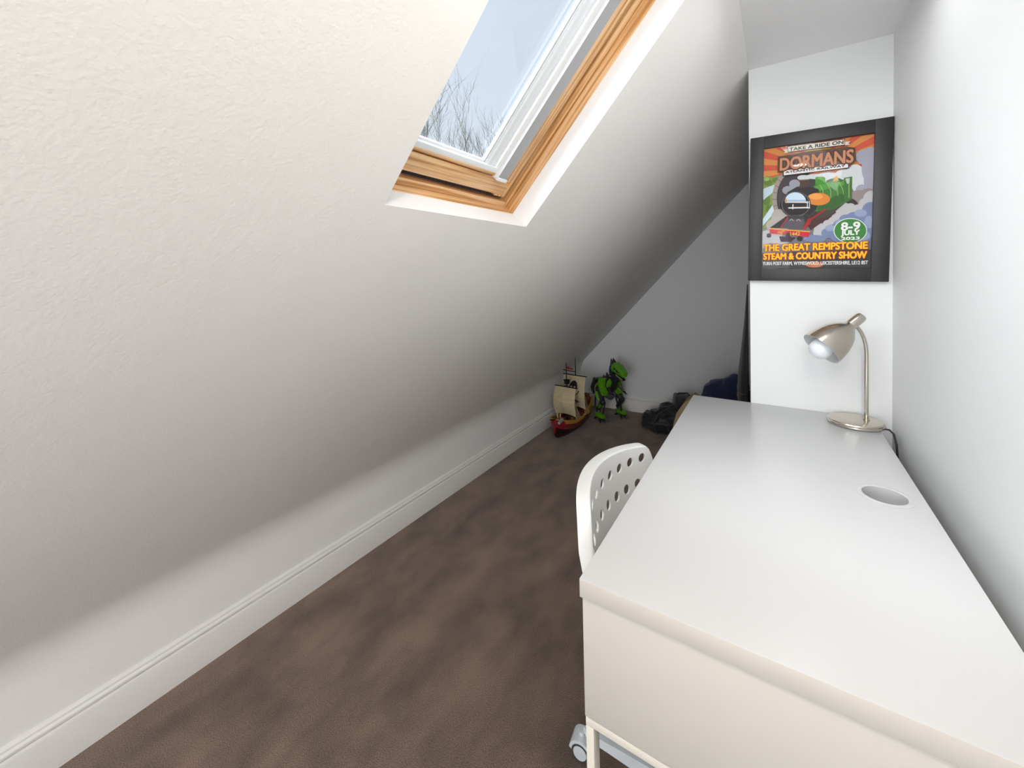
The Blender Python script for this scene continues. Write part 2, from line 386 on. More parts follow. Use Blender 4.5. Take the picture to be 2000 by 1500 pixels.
# ================================================================= DESK
DX0, DX1, DY0, DY1, DZ = -.2865, .2830, .629, 1.818, .7597
desk = thing('writing_desk', 'white rectangular desk with steel end frames under the poster, against the right wall', 'desk', ((DX0+DX1)/2, (DY0+DY1)/2, 0))
ox, oy = -(DX0+DX1)/2, -(DY0+DY1)/2
def dl(x, y, z): return (x+ox, y+oy, z)
GX, GY, GR = .211, 1.222, .042
q = MB(); q.box(dl((DX0+DX1)/2, (DY0+DY1)/2, DZ-.0165), (DX1-DX0, DY1-DY0, .033), bev=.0012)
top = q.build('desktop', M['desk'], desk)
q = MB(); q.lathe([(GR, -.1), (GR, .1)], 48, Matrix.Translation(dl(GX, GY, DZ)), caps=True); cut = q.build('cutter', M['desk'], desk)
bo = top.modifiers.new('b', 'BOOLEAN'); bo.object = cut; bo.operation = 'DIFFERENCE'; bo.solver = 'EXACT'
bpy.context.view_layer.update(); apply_mods(top); bpy.data.objects.remove(cut)
top.data.set_sharp_from_angle(angle=math.radians(30)); top.data.materials.append(M['deskwarmlit'])
for p in top.data.polygons:
    if abs(p.normal.y) > .9 and abs(p.center.y) > .5: p.material_index = len(top.data.materials)-1  # slab end faces take the same lamp-warmed tint
q = MB(); mt = Matrix.Translation(dl(GX, GY, DZ))
q.lathe([(GR-.002,-.035),(GR-.002,.0005),(GR,.0012),(GR+.008,.0012),(GR+.0095,.0006),(GR+.0095,.0002),(GR-.0003,.0002),(GR-.0003,-.035),(GR-.002,-.035)], 56, mt)
q.build('cable_grommet', M['desk'], desk, label='round white cable grommet')
# carcass
ZB = .512
q = MB()
q.box(dl(DX0+.0035+.14, DY0+.009, (DZ-.0355+ZB)/2), (.28, .016, DZ-.036-ZB)); 
q.b.free(); q = MB()
q.box(dl((DX0+DX1)/2, DY0+.011, (DZ-.0345+ZB)/2), (DX1-DX0-.008, .016, DZ-.0345-ZB), bev=.0008)
q.build('end_panel', M['deskwarmlit'], desk)
q = MB(); q.box(dl((DX0+DX1)/2, DY1-.011, (DZ-.0345+ZB)/2), (DX1-DX0-.008, .016, DZ-.0345-ZB), bev=.0008); q.build('end_panel', M['deskwarmlit'], desk)
q = MB(); q.box(dl(DX1-.014, (DY0+DY1)/2, (DZ-.0345+ZB)/2), (.016, DY1-DY0-.04, DZ-.0345-ZB)); q.build('back_panel', M['deskwarmlit'], desk)
q = MB(); q.box(dl((DX0+DX1)/2+.01, (DY0+DY1)/2, .6), (DX1-DX0-.05, DY1-DY0-.04, .012)); q.build('bottom_panel', M['deskwarmlit'], desk)
for k in range(2):
    yc = DY0 + .022 + (DY1-DY0-.044)*(.25+.5*k)
    q = MB(); q.box(dl(DX0+.013, yc, (DZ-.0345+.6)/2), (.016, (DY1-DY0-.05)/2, DZ-.038-.6), bev=.0008)
    dr = q.build('drawer', M['deskwarmlit'], desk)
# steel end frames
for Y, sg in ((DY0, 1), (DY1, -1)):
    yc = Y + sg*.0165
    q = MB()
    q.box(dl((DX0+DX1)/2, yc, ZB-.0085), (DX1-DX0-.010, .026, .015), bev=.001)
    q.build('frame_rail', M['deskmetal'], desk)
    for X in (DX0+.0125, DX1-.0125):
        q = MB(); q.box(dl(X, yc, (ZB-.016)/2), (.0145, .026, ZB-.016), bev=.001); q.build('leg', M['deskmetal'], desk)
    q = MB(); q.box(dl((DX0+DX1)/2, yc, .008), (DX1-DX0-.040, .026, .014), bev=.001); q.build('foot_rail', M['deskmetal'], desk)

# ================================================================= SWIVEL CHAIR
HX, HY = -.135, .950
ch = thing('swivel_chair', 'white perforated plastic swivel chair on castors, pushed in at the left side of the desk', 'chair', (HX, HY, 0))
CXc, CYc, RC = .046-HX, 1.002-HY, .429
AX = math.radians(-2.7)        # facing direction
ZT, ZBk = .797, .43; HALF = .266; SH = -.020
def backpt(a, z, off=0):
    """a arc length from centre (positive to the far side), off outward (away from sitter)"""
    ang = PI + AX - a/RC; r = RC + off - max(0, .70-z)*.16
    return Vector((CXc + r*math.cos(ang), CYc + r*math.sin(ang), z))
# outline in (a,z)
def outline():
    ctl = [(.0,.785),(.10,.774),(.19,.762),(.208,.757),(.222,.738),(.238,.690),(.252,.640),(.250,.560),(.222,.470),(.190,.436),
           (.10,.430),(0,.430),(-.10,.430),(-.190,.436),(-.222,.470),(-.254,.560),(-.264,.640),(-.252,.690),(-.238,.742),(-.222,.768),(-.190,.786),(-.10,.791)]
    for _ in range(2):      # corner-cutting smooths the outline
        ctl = [p for a, b in zip(ctl, ctl[1:]+ctl[:1]) for p in ((a[0]*.75+b[0]*.25, a[1]*.75+b[1]*.25), (a[0]*.25+b[0]*.75, a[1]*.25+b[1]*.75))]
    return ctl
OL = outline()
q = MB()
NR = 7
def shell(off, q):
    rings = []
    for k in range(NR+1):
        f = [1,.985,.94,.8,.6,.4,.2,.06][k]
        edge = [.0, 0, 0,0,0,0,0,0][k]
        rings.append([q.b.verts.new(backpt(a*f, .625+(z-.625)*f, off)) for a, z in OL])
    return rings
f_in = shell(0, q); f_out = shell(.005, q)
for rings, fl in ((f_in, 0), (f_out, 1)):
    for a, b in zip(rings, rings[1:]):
        for i in range(len(OL)):
            j = (i+1) % len(OL); q.b.faces.new((a[i], a[j], b[j], b[i]))
    q.b.faces.new(rings[-1])
for i in range(len(OL)):
    j = (i+1) % len(OL); q.b.faces.new((f_in[0][i], f_in[0][j], f_out[0][j], f_out[0][i]))
back = q.build('backrest', M['plastic'], ch, smooth=40)
q = MB()
p_, rq, z1 = .052, .0685, .730
a_last = .203 + math.radians(-2.7)*0
for r_i in range(4):
    z = z1 - rq*r_i
    for i in range(-5, 6):
        a = .1865 - p_*(3.5) + p_*i + (p_/2 if r_i % 2 == 0 else 0)
        if abs(a) > (.215 if r_i < 3 else .17): continue
        c = backpt(a, z, .0025); ang = PI + AX - a/RC; d = Vector((math.cos(ang), math.sin(ang), 0))
        q.lathe([(.0136, -.03), (.0136, .03)], 24, axis_mtx(c, d), caps=True)
cut = q.build('cutter', M['plastic'], ch)
bo = back.modifiers.new('b', 'BOOLEAN'); bo.object = cut; bo.operation = 'DIFFERENCE'; bo.solver = 'EXACT'
bpy.context.view_layer.update(); apply_mods(back); bpy.data.objects.remove(cut)
back.data.set_sharp_from_angle(angle=math.radians(40))
# folded-back rim
q = MB(); FL = .031
secs = [(1.0, 0), (1.010, .002), (1.014, .008), (1.014, FL-.004), (1.008, FL), (1.000, FL-.002), (.998, FL-.006), (.996, .004)]
rings = [[q.b.verts.new(backpt(a*f, .625+(z-.625)*f, off)) for a, z in OL] for f, off in secs]
for a, b in zip(rings, rings[1:]+rings[:1]):
    for i in range(len(OL)):
        j = (i+1) % len(OL); q.b.faces.new((a[i], a[j], b[j], b[i]))
q.build('backrest_rim', M['plastic'], ch, smooth=50)
rot = Matrix.Rotation(AX, 4, 'Z')
q = MB()
sp = []
for i in range(48):
    t = 2*PI*i/48; c, s_ = math.cos(t), math.sin(t); sp.append((.21*math.copysign(abs(c)**.6, c), .22*math.copysign(abs(s_)**.6, s_)))
rings = []
for f, z in ((.3,.452),(.7,.455),(.93,.462),(1,.456),(1,.44),(.97,.436),(.7,.44),(.3,.438)):
    rg = [q.b.verts.new(rot @ Vector((x*f+.0, y*f, z))) for x, y in sp]; rings.append(rg)
q._bridge(rings, True); q.build('seat', M['plastic'], ch, smooth=50)
q = MB(); q.box((0,0,.425), (.2,.16,.02), rot, bev=.006); q.build('seat_plate', M['greyplastic'], ch)
for sgn in (-1, 1):
    q = MB(); q.tube([rot @ Vector((-.12, .02+sgn*.07, .44)), rot @ Vector((-.19, .03+sgn*.07, .445)), rot @ Vector((-.232, .04+sgn*.07, .49))], .011, 10)
    q.build('back_bracket', M['plastic'], ch)
q = MB(); q.tube([(0,0,.10),(0,0,.25)], .028, 20); q.tube([(0,0,.25),(0,0,.42)], .014, 16); q.build('gas_column', M['greyplastic'], ch)
ca = math.atan2(.955-HY, -.436-HX); CL = math.hypot(.955-HY, -.436-HX)
for k in range(5):
    a = ca + 2*PI*k/5; rm = Matrix.Rotation(a, 4, 'Z')
    q = MB()
    A_ = [(0,-.026),( .05,-.024),(CL-.02,-.0125),(CL-.004,0),(CL-.02,.0125),(.05,.024),(0,.026)]
    lo = [q.b.verts.new(rm @ Vector((x, y*.96, .082 - .018*x/CL))) for x, y in A_]
    hi = [q.b.verts.new(rm @ Vector((x, y*.78, .120 - .040*x/CL))) for x, y in A_]
    q._bridge([lo, hi]); q.build('star_leg', M['greyplastic'], ch, smooth=30)
    # castor: axle direction tangential, twisted a bit
    sw = a + (math.radians(96) if k == 0 else math.radians(90+25*k))
    cm = Matrix.Translation(Vector((math.cos(a)*CL, math.sin(a)*CL, 0))) @ Matrix.Rotation(sw, 4, 'Z')
    q = MB()      # hood: arc over two wheels
    R_h = .0300; n_ = 14
    prof = [(R_h*math.cos(t), .0265 + R_h*math.sin(t)) for t in [PI*(-.02+1.0*i/n_) for i in range(n_+1)]]
    q.prism(prof + [(-.016,.020),(.016,.020)], 'x', -.0215, .0215, cm @ Matrix.Rotation(0, 4, 'Z'))
    q.tube([cm @ Vector((0,0,.052)), cm @ Vector((0,0,.066))], .008, 12)
    cs = q.build('castor', M['greyplastic'], ch, smooth=40)
    for sg in (-1, 1):
        q = MB(); wm = cm @ Matrix.Translation((sg*.0155, 0, .0245)) @ Matrix.Rotation(PI/2, 4, 'Y')
        q.mi = 0; q.lathe([(.001,-.006),(.023,-.006),(.0245,-.004),(.0245,.004),(.023,.0065),(.0185,.0068)], 26, wm)
        q.mi = 1; q.lathe([(.0185,.0064),(.0170,.0085),(.001,.0088)] if sg > 0 else [(.0185,-.0064),(.0170,-.0085),(.001,-.0088)], 26, wm)
        q.build('wheel', [M['darkgap'], M['greyplastic']], cs, smooth=40)

# ================================================================= DESK LAMP
LX, LY = .226, 1.733
lp = thing('desk_lamp', 'brushed nickel gooseneck desk lamp standing on the far right desk corner', 'lamp', (LX, LY, DZ))
q = MB(); q.lathe([(.001,.0003),(.072,.0003),(.0755,.002),(.0765,.005),(.0755,.008),(.0735,.0095),(.0735,.012),(.072,.0145),(.068,.0162),(.04,.0168),(.001,.017)], 56); q.build('base', M['steel'], lp, smooth=30)
bx, by = .0285, .004
q = MB(); q.tube([(bx,by,.016),(bx,by,.215)], .0062, 20); q.tube([(bx,by,.016),(bx,by,.020)], .009, 20)
q.build('pole', M['chrome'], lp, smooth=40)
ax = Vector((-.70, -.40, -.66)).normalized()       # direction the shade faces
neck_end = Vector((-.002, -.010, .332))
q = MB(); gp = []; rr = []
P0, P1, P2, P3 = Vector((bx,by,.213)), Vector((bx+.001,by,.262)), Vector((bx-.004,by-.003,.300)), neck_end
for i in range(61):
    t = i/60; gp.append(P0*(1-t)**3 + P1*3*t*(1-t)**2 + P2*3*t*t*(1-t) + P3*t**3); rr.append(.0053 + .0006*(i % 2))
q.tube(gp, rr, 14); q.build('gooseneck', M['steel'], lp, smooth=60)
hm = axis_mtx(Vector((.006, -.006, .351)), ax)     # z along shade axis from the rear cap
q = MB(); q.lathe([(.001,-.016),(.010,-.016),(.0145,-.0145),(.0165,-.011),(.0170,0),(.0170,.030),(.0165,.034)], 32, hm)
q.tube([hm @ Vector((0,0,.020)), neck_end], .0062, 12)
q.build('lamp_head', M['chrome'], lp, smooth=40)
q = MB()
outer = [(.0160,.030),(.0185,.036),(.027,.046),(.039,.062),(.0485,.082),(.0555,.106),(.0595,.130),(.0615,.152)]
inner = [(r-.0014, z) for r, z in outer[::-1]]
q.mi = 0; q.lathe(outer, 48, hm); q.mi = 1; q.lathe([outer[-1], inner[0]] + inner[1:], 48, hm)
q.build('lamp_shade', [M['steel'], M['plastic']], lp, smooth=40)
q = MB(); q.mi = 0
q.lathe([(.012,.040),(.014,.070),(.022,.096),(.029,.120),(.0322,.136),(.0332,.148),(.0325,.158),(.0300,.167),(.0260,.174),(.0200,.180),(.0120,.184),(.0050,.186),(.0010,.1865)], 36, hm)
q.build('light_bulb', M['bulb'], lp, smooth=40, label='white opal reflector bulb')
cb = thing('power_cable', 'black lamp cable running down behind the desk beside the wall', 'cable', (.3, 1.7, .6))
q = MB(); q.tube([(-.012,.006,.164),(.004,-.004,.166),(.012,-.016,.158),(.016,-.030,.13),(.017,-.04,.08),(.012,-.03,-.2),(.010,-.02,-.59)], .0028, 8); q.build('cord', M['cable'], cb, smooth=60)
q = MB(); q.tube([(-.020,.002,.163),(-.008,.005,.164)], .0045, 8); q.build('strain_relief', M['cable'], cb)

# ================================================================= FRAMED POSTER
PW, PH = .404, .541
pr = thing('framed_poster', 'steam railway show poster in a black frame on the white pier', 'poster', (.1240, PY, 1.5055))
pr.rotation_euler = (0, math.radians(1.25), 0)
def bar(mb_, x0, x1, z0, z1, y0=-.020, y1=-.001, bev=.0015): mb_.box(((x0+x1)/2, (y0+y1)/2, (z0+z1)/2), (x1-x0, y1-y0, z1-z0), bev=bev)
IW, IH = .314, .450; bx0 = .044-PW/2; bz1 = PH/2-.045; bx1 = bx0+IW; bz0 = bz1-IH
q = MB(); bar(q, -PW/2, bx0, -PH/2, PH/2); bar(q, bx1, PW/2, -PH/2, PH/2); bar(q, bx0-.001, bx1+.001, bz1, PH/2); bar(q, bx0-.001, bx1+.001, -PH/2, bz0)
q.build('frame', M['black'], pr, smooth=30)
# artwork: flat print, drawn as thin layers. Coordinates digitised from the print itself (four corners below).
def homography(src, dst):
    A = []
    for (x, y), (u, v) in zip(src, dst):
        A += [[x,y,1,0,0,0,-u*x,-u*y,-u],[0,0,0,x,y,1,-v*x,-v*y,-v]]
    return np.linalg.svd(np.array(A, float))[2][-1].reshape(3,3)
Hm = homography([(200,375),(1078,243),(1070,1318),(203,1325)], [(0,0),(1,0),(1,1),(0,1)])
def uv(X, Y):
    a = Hm @ np.array([X, Y, 1.0]); return a[0]/a[2], a[1]/a[2]
PC = {}
pmats = []
def pc(rgb):
    if rgb not in PC:
        PC[rgb] = len(pmats); pmats.append(mat('print_%d_%d_%d' % rgb, rgb, .5, spec=.2))
    return PC[rgb]
LAY = [0]
def P3(u, v, dy=0): 
    return (bx0+u*IW, -.0060 - LAY[0]*.00006, bz1-v*IH)
pb = MB()
def clampuv(u, v): return min(max(u, 0), 1), min(max(v, 0), 1)
def poly(rgb, pts, px=True, clip=True):
    q_ = [uv(*p) if px else p for p in pts]
    if clip: q_ = [clampuv(*p) for p in q_]
    o_ = []
    for p in q_:
        if not o_ or (abs(p[0]-o_[-1][0]) + abs(p[1]-o_[-1][1])) > 1e-5: o_.append(p)
    if len(o_) > 3 and abs(o_[0][0]-o_[-1][0])+abs(o_[0][1]-o_[-1][1]) < 1e-5: o_.pop()
    pb.mi = pc(rgb); pb.face([P3(*p) for p in o_]); LAY[0] += 1
def ell(cx, cy, rx, ry, n=28, a0=0, a1=360, rot_=0):
    r_ = math.radians(rot_); o_ = []
    for i in range(n+(0 if a1-a0 >= 360 else 1)):
        t = math.radians(a0 + (a1-a0)*i/n); x, y = rx*math.cos(t), ry*math.sin(t)
        o_.append((cx + x*math.cos(r_) - y*math.sin(r_), cy + x*math.sin(r_) + y*math.cos(r_)))
    return o_
def same(rgb, lst):       # several blobs on one layer height
    for l in lst: poly(rgb, l)
def stroke(rgb, pts, wd):
    o1, o2 = [], []
    for i, p in enumerate(pts):
        a = Vector(pts[max(i-1,0)]); b = Vector(pts[min(i+1,len(pts)-1)]); d = (b-a).normalized(); n_ = Vector((-d.y, d.x))*wd/2
        o1.append((p[0]+n_.x, p[1]+n_.y)); o2.append((p[0]-n_.x, p[1]-n_.y))
    poly(rgb, o1 + o2[::-1])
poly((214,140,70), [(0,0),(1,0),(1,1),(0,1)], px=False)
# sun rays
cu, cv = .52, .20
for k in range(24):
    a0 = 2*PI*k/24 + .05; a1 = a0 + PI/24
    far_ = []
    for a in (a0, (a0+a1)/2, a1):
        d = (math.cos(a), math.sin(a)*.75); t = 9
        if d[0] > 1e-6: t = min(t, (1-cu)/d[0])
        if d[0] < -1e-6: t = min(t, -cu/d[0])
        if d[1] > 1e-6: t = min(t, (.5-cv)/d[1])
        if d[1] < -1e-6: t = min(t, -cv/d[1])
        far_.append((cu+d[0]*t, cv+d[1]*t))
    poly((206,84,62), [(cu, cv)] + far_, px=False)
poly((226,178,60), ell(640,420,120,70))
poly((226,168,60), [(0,.0),(0,0.001),(.001,.001)], px=False)
# lower background, tunnel and countryside
poly((120,118,128), [(0,.34),(.25,.31),(1,.24),(1,1),(0,1)], px=False)
poly((124,146,66), [(200,600),(230,585),(270,600),(320,580),(370,600),(330,760),(290,930),(203,1020)])
same((92,120,44), [ell(240,640,34,26), ell(300,620,30,22), ell(230,780,30,40), ell(250,850,26,36)])
poly((150,178,96), ell(226,612,22,16)); poly((186,206,214), [(201,690),(330,640),(300,700),(203,780)])
poly((196,216,224), [(203,930),(290,800),(310,860),(203,985)])
poly((52,46,48), ell(470,760,180,230))
poly((158,140,136), ell(470,760,196,250, 40, 125, 258) + ell(470,760,160,218, 40, 125, 258)[::-1])
poly((64,56,58), ell(480,765,158,215))
for t_ in range(138, 256, 13):
    a = math.radians(t_); stroke((98,82,82), [(470+160*math.cos(a),760+218*math.sin(a)),(470+196*math.cos(a),760+250*math.sin(a))], 4)
# clouds
G1, G2, G3, G4 = (186,184,186), (150,150,162), (206,208,210), (120,132,166)
poly(G1, [(300,900),(360,860),(420,900),(400,1010),(240,1010)]); same((176,166,160), [ell(330,910,60,60), ell(290,980,60,50), ell(400,860,40,40)])
same(G2, [ell(450,650,44,36), ell(400,700,48,34), ell(500,690,60,44)])
same(G3, [ell(520,600,50,22), ell(600,590,60,20), ell(720,600,110,44), ell(850,590,90,60), ell(930,580,80,90), ell(960,640,60,80)])
same((160,158,172), [ell(1000,430,70,60), ell(1050,420,60,70), ell(1040,520,60,110), ell(1060,620,60,90), ell(985,700,50,50)])
same((148,132,132), [ell(960,745,70,50), ell(1040,720,60,40), ell(900,800,80,50), ell(990,790,60,40)])
same((62,48,46), [ell(800,880,110,110), ell(880,820,80,60), ell(700,930,130,70)])
same(G1, [ell(1060,760,60,60), ell(1010,800,46,40), ell(960,850,50,40), ell(900,850,46,50), ell(850,850,54,54), ell(800,900,50,50), ell(760,950,40,40), ell(720,970,40,36), ell(660,1010,50,50), ell(640,1040,34,30)])
same(G4, [ell(1060,860,70,70), ell(1000,900,70,50), ell(930,910,60,40), ell(870,930,60,40), ell(820,980,60,50), ell(760,1010,60,40), ell(720,1040,50,40), ell(900,1040,180,90), ell(1020,1020,60,100), ell(620,1085,90,30)])
same((150,160,190), [ell(980,880,50,30), ell(820,960,40,28), ell(740,1000,40,26), ell(1050,950,40,50), ell(1000,1060,60,40)])
same((176,174,176), [ell(240,1070,60,50), ell(300,1060,60,30), ell(340,1100,90,30), ell(220,1120,40,40)])
# locomotive
stroke((70,40,38), [(560,980),(760,840)], 90)
poly((66,60,52), [(640,830),(860,690),(900,700),(900,760),(740,900),(640,930)])
poly((58,116,44), [(600,665),(720,625),(860,610),(905,640),(905,770),(760,850),(600,870)])
poly((84,148,58), [(610,668),(720,632),(860,618),(870,650),(740,680),(620,715)])
poly((44,92,36), [(640,800),(900,690),(900,760),(760,845),(640,860)])
for xx in (640,700,756,800): stroke((150,184,110), [(xx,640-(xx-640)*.12),(xx+36,700),(xx+40,780-(xx-640)*.3)], 4)
poly((56,110,44), [(840,600),(906,588),(906,770),(850,790)]); poly((190,196,190), [(850,606),(886,600),(886,640),(866,648)]); stroke((170,190,120), [(880,606),(884,760)], 5)
poly((66,140,44), [(612,610),(616,596),(640,590),(676,592),(692,600),(694,650),(614,658)]); poly((96,170,64), ell(640,604,22,8))
poly((52,96,40), [(700,622),(740,606),(800,600),(830,616),(830,630),(700,640)])
poly((206,158,64), [(766,590),(790,580),(794,622),(752,632)])
poly((40,36,36), [(390,720),(470,672),(560,668),(640,690),(660,760),(620,860),(560,900)])
poly((214,130,50), ell(640,770,94,50)); poly((232,156,76), ell(620,750,56,24))  # orange reflection of the lamp in the glass, drawn into the print
poly((76,56,46), [(484,618),(560,612),(556,626),(552,650),(556,676),(484,684),(492,650),(490,628)]); stroke((120,90,70), [(484,622),(560,616)], 8)
poly((46,40,42), ell(462,812,120,106)); poly((118,114,116), ell(462,812,112,100)); poly((44,38,40), ell(462,812,108,97))
poly((196,214,232), ell(458,790,84,72,28,180,360)); poly((150,180,206), [(376,788),(542,788),(540,776),(378,778)])
stroke((222,208,196), [(378,796),(560,796)], 10); stroke((222,222,222), [(404,842),(566,838)], 10); stroke((222,222,222), [(552,786),(556,846)], 6); stroke((222,222,222), [(568,786),(572,846)], 6)
stroke((222,222,222), [(440,812),(438,852)], 8); stroke((206,140,60), [(382,768),(386,796)], 12)
poly((52,48,52), [(392,905),(560,905),(560,940),(520,1010),(262,1000)]); poly((84,78,84), [(400,930),(520,930),(540,950),(516,1010),(350,1004)])
stroke((180,50,54), [(404,915),(340,1004)], 8); stroke((198,190,190), [(416,945),(430,928),(446,945)], 4); stroke((198,190,190), [(470,945),(486,930),(504,948)], 4)
poly((168,40,44), [(520,1010),(560,930),(584,920),(584,960),(540,1014)]); stroke((150,40,40), [(560,950),(700,850)], 16)
poly((226,170,60), [(256,1003),(582,1026),(580,1034),(256,1010)])
poly((196,34,50), [(256,1010),(580,1034),(568,1072),(262,1046)])
poly((70,56,64), ell(254,1062,20,18)); poly((40,34,38), ell(500,1086,24,20)); poly((56,30,44), [(336,1068),(470,1076),(430,1112),(350,1112)])
poly((44,34,40), [(392,1040),(414,1036),(426,1056),(430,1080),(380,1074)])
poly((60,60,58), [(0,.868),(1,.860),(1,1),(0,1)], px=False)
poly((206,120,70), ell(620,1290,70,24))  # lower orange lamp reflection, also drawn into the print
# green date oval
poly((214,224,214), ell(900,1020,134,100)); poly((62,128,60), ell(900,1020,127,94))
# banners
poly((214,204,186), [(350,380),(392,372),(392,404),(356,408),(368,394)]); poly((214,204,186), [(836,316),(884,308),(868,326),(882,338),(838,342)])
poly((60,52,50), [(384,352),(838,290),(842,342),(390,402)]); poly((222,216,204), [(389,357),(834,296),(837,337),(394,397)])
poly((96,70,60), [(312,436),(560,392),(860,352),(926,362),(934,470),(900,492),(600,520),(360,560),(312,562)])
poly((58,46,44), [(352,540),(876,480),(880,524),(356,592)]); poly((226,220,216), [(360,546),(868,488),(872,518),(362,584)])
stroke((60,52,50), [(880,500),(896,498)], 4); stroke((60,52,50), [(880,512),(896,510)], 4)
pp_ = pb.build('print', pmats, pr, smooth=0, recalc=False)
# lettering
def text_mesh(body, box, rgb, off=0.0, name='lettering', halo=0.0, n_=0):
    """box = (u0,v0,u1,v1) in the print; halo = radius (u units) by which the strokes are fattened"""
    cu_ = bpy.data.curves.new('t', 'FONT'); cu_.body = body; cu_.size = 1; cu_.offset = off; cu_.fill_mode = 'FRONT'; cu_.resolution_u = 4
    ob = bpy.data.objects.new('t', cu_); COL.objects.link(ob); bpy.context.view_layer.update()
    me0 = bpy.data.meshes.new_from_object(ob.evaluated_get(bpy.context.evaluated_depsgraph_get())); bpy.data.objects.remove(ob)
    xy = np.array([v.co[:2] for v in me0.vertices]); mn, mxx = xy.min(0), xy.max(0); fx = (xy-mn)/(mxx-mn)
    fs = [tuple(p.vertices) for p in me0.polygons]; (u0, v0, u1, v1) = box
    shifts = [(0, 0)] + ([(halo*math.cos(2*PI*k/10), halo*math.sin(2*PI*k/10)*IW/IH) for k in range(10)] if halo else [])
    V, F = [], []; LAY[0] += 1
    for k, (du, dv) in enumerate(shifts):
        LAY[0] += .12 if k else 0; o0 = len(V)
        V += [P3(u0+du+a*(u1-u0), v1+dv-b*(v1-v0)) for a, b in fx]; F += [tuple(i_+o0 for i_ in f) for f in fs]
    me = bpy.data.meshes.new(name); me.from_pydata(V, [], F)
    me.materials.append(mat('ink_%d_%d_%d' % rgb, rgb, .5, spec=.2))
    o_ = bpy.data.objects.new(name, me); COL.objects.link(o_); o_.parent = pp_; return o_
def ubox(x0, y0, x1, y1):      # (left x, top y at left) (right x, bottom y at right)
    a = uv(x0, y0); b = uv(x1, y1); return (a[0], a[1], b[0], b[1])
text_mesh('TAKE A RIDE ON', ubox(402,366,828,330), (56,48,46), halo=.0016)
bD = ubox(332,452,908,476)
text_mesh('DORMANS', bD, (84,54,44), halo=.019)
text_mesh('DORMANS', bD, (196,136,104), halo=.0048)
text_mesh('ATLANTIC RAILWAY', ubox(374,553,846,512), (40,36,38), halo=.0014)
text_mesh('N\u00ba', ubox(330,1024,376,1052), (224,190,90), halo=.0008)
text_mesh('1442', ubox(424,1036,500,1060), (224,190,90), halo=.0008)
text_mesh('8-9', ubox(828,958,974,1012), (228,230,226), halo=.0042)
text_mesh('JULY', ubox(828,1022,972,1062), (228,230,226), halo=.0035)
text_mesh('2023', ubox(830,1074,974,1090), (228,230,226), halo=.0022)
for bodyt, bx_ in (('THE GREAT REMPSTONE', (.018,.800,.966,.853)), ('STEAM & COUNTRY SHOW', (.018,.873,.962,.924))):
    text_mesh(bodyt, bx_, (196,50,36), halo=.009)
    text_mesh(bodyt, bx_, (240,192,40), halo=.0036)
text_mesh('TURN POST FARM, WYMESWOLD, LEICESTERSHIRE, LE12 8ST', (.010,.944,.974,.975), (222,222,220), halo=.0012)
q = MB(); q.box(((bx0+bx1)/2, -.0150, (bz0+bz1)/2), (IW+.002, .002, IH+.002)); q.build('glazing', M['pglass'], pr, smooth=0)

# ================================================================= TOY PIRATE SHIP
SHX, SHY = -1.385, 2.97
hd = math.atan2(-1, -.08)
sh = thing('toy_pirate_ship', 'toy pirate ship with cream sails and red hull on the carpet by the skirting', 'toy ship', (SHX, SHY, 0), hd)
MS = dict(low=mat('maroon_plastic', (40,18,20), .35), red=mat('red_plastic', (128,22,32), .35), wood=mat('brown_plastic', (112,64,40), .5, var=.3, vscale=30), yel=mat('ochre_plastic', (176,128,46), .45),
          sail=mat('cream_sailcloth', (206,192,156), .85, bump=.5, bscale=90, stretch=(1,1,8), var=.1, vscale=20), blk=mat('black_plastic', (26,24,28), .4), rope=mat('tan_rope', (190,170,130), .8), flag=mat('crimson_flag', (150,24,40), .7), grey=mat('silver_plastic', (150,160,164), .3))
def hull_ring(x, zt, wt, zb, wb, n=9):
    o_ = []
    for i in range(-n, n+1):
        t = abs(i)/n; sgn = 1 if i >= 0 else -1
        z = zb + (zt-zb)*t**1.6; wv = wb*0 + wt*(1-(1-t)**2.2)
        o_.append(Vector((x, sgn*wv, z)))
    return o_
st = [(-.25,.215,.060,.035),(-.21,.20,.078,.012),(-.12,.165,.088,.002),(-.02,.125,.092,.0),(.08,.12,.090,.0),(.16,.138,.084,.002),(.22,.152,.064,.010),(.252,.160,.040,.022),(.272,.168,.016,.05)]
def hull(q, lo, hi, grow=0.0):
    rings = []
    for x, zt, wt, zb in st:
        r_ = []
        for i in range(-8, 9):
            t = lo + (hi-lo)*abs(i)/8; sgn = -1 if i < 0 else 1
            z = zb + (zt-zb)*t**1.3; wv = (wt*(1-(1-t)**2.4) + grow)
            r_.append(q.b.verts.new((x, sgn*wv if i else 0.0 if lo == 0 else 0.0, z)))
        rings.append(r_)
    return rings
q = MB()
rg = hull(q, 0, 1)
for ri, (a, b) in enumerate(zip(rg, rg[1:])):
    for i in range(16):
        t = max(abs(i-8), abs(i-7))/8
        f = q.b.faces.new((a[i], a[i+1], b[i+1], b[i])); 
        f.material_index = 0 if t <= .70 else (1 if .80 < t <= .88 else (2 if t < .8 else 3))
        if ri >= 6 and t > .70: f.material_index = 1
        if ri <= 1 and t > .7: f.material_index = 3
q.b.faces.new(rg[0][::-1]).material_index = 3; q.b.faces.new(rg[-1]).material_index = 1
q.build('hull', [MS['low'], MS['red'], MS['wood'], MS['yel']], sh, smooth=40)
q = MB()
dk = [(x, wt*.93, zt-.03) for x, zt, wt, zb in st[1:-1]]
L_ = [q.b.verts.new((x, wv, z)) for x, wv, z in dk]; R2 = [q.b.verts.new((x, -wv, z)) for x, wv, z in dk]
for i in range(len(dk)-1): q.b.faces.new((L_[i], L_[i+1], R2[i+1], R2[i]))
q.build('deck', MS['wood'], sh, smooth=0, recalc=False)
q = MB()
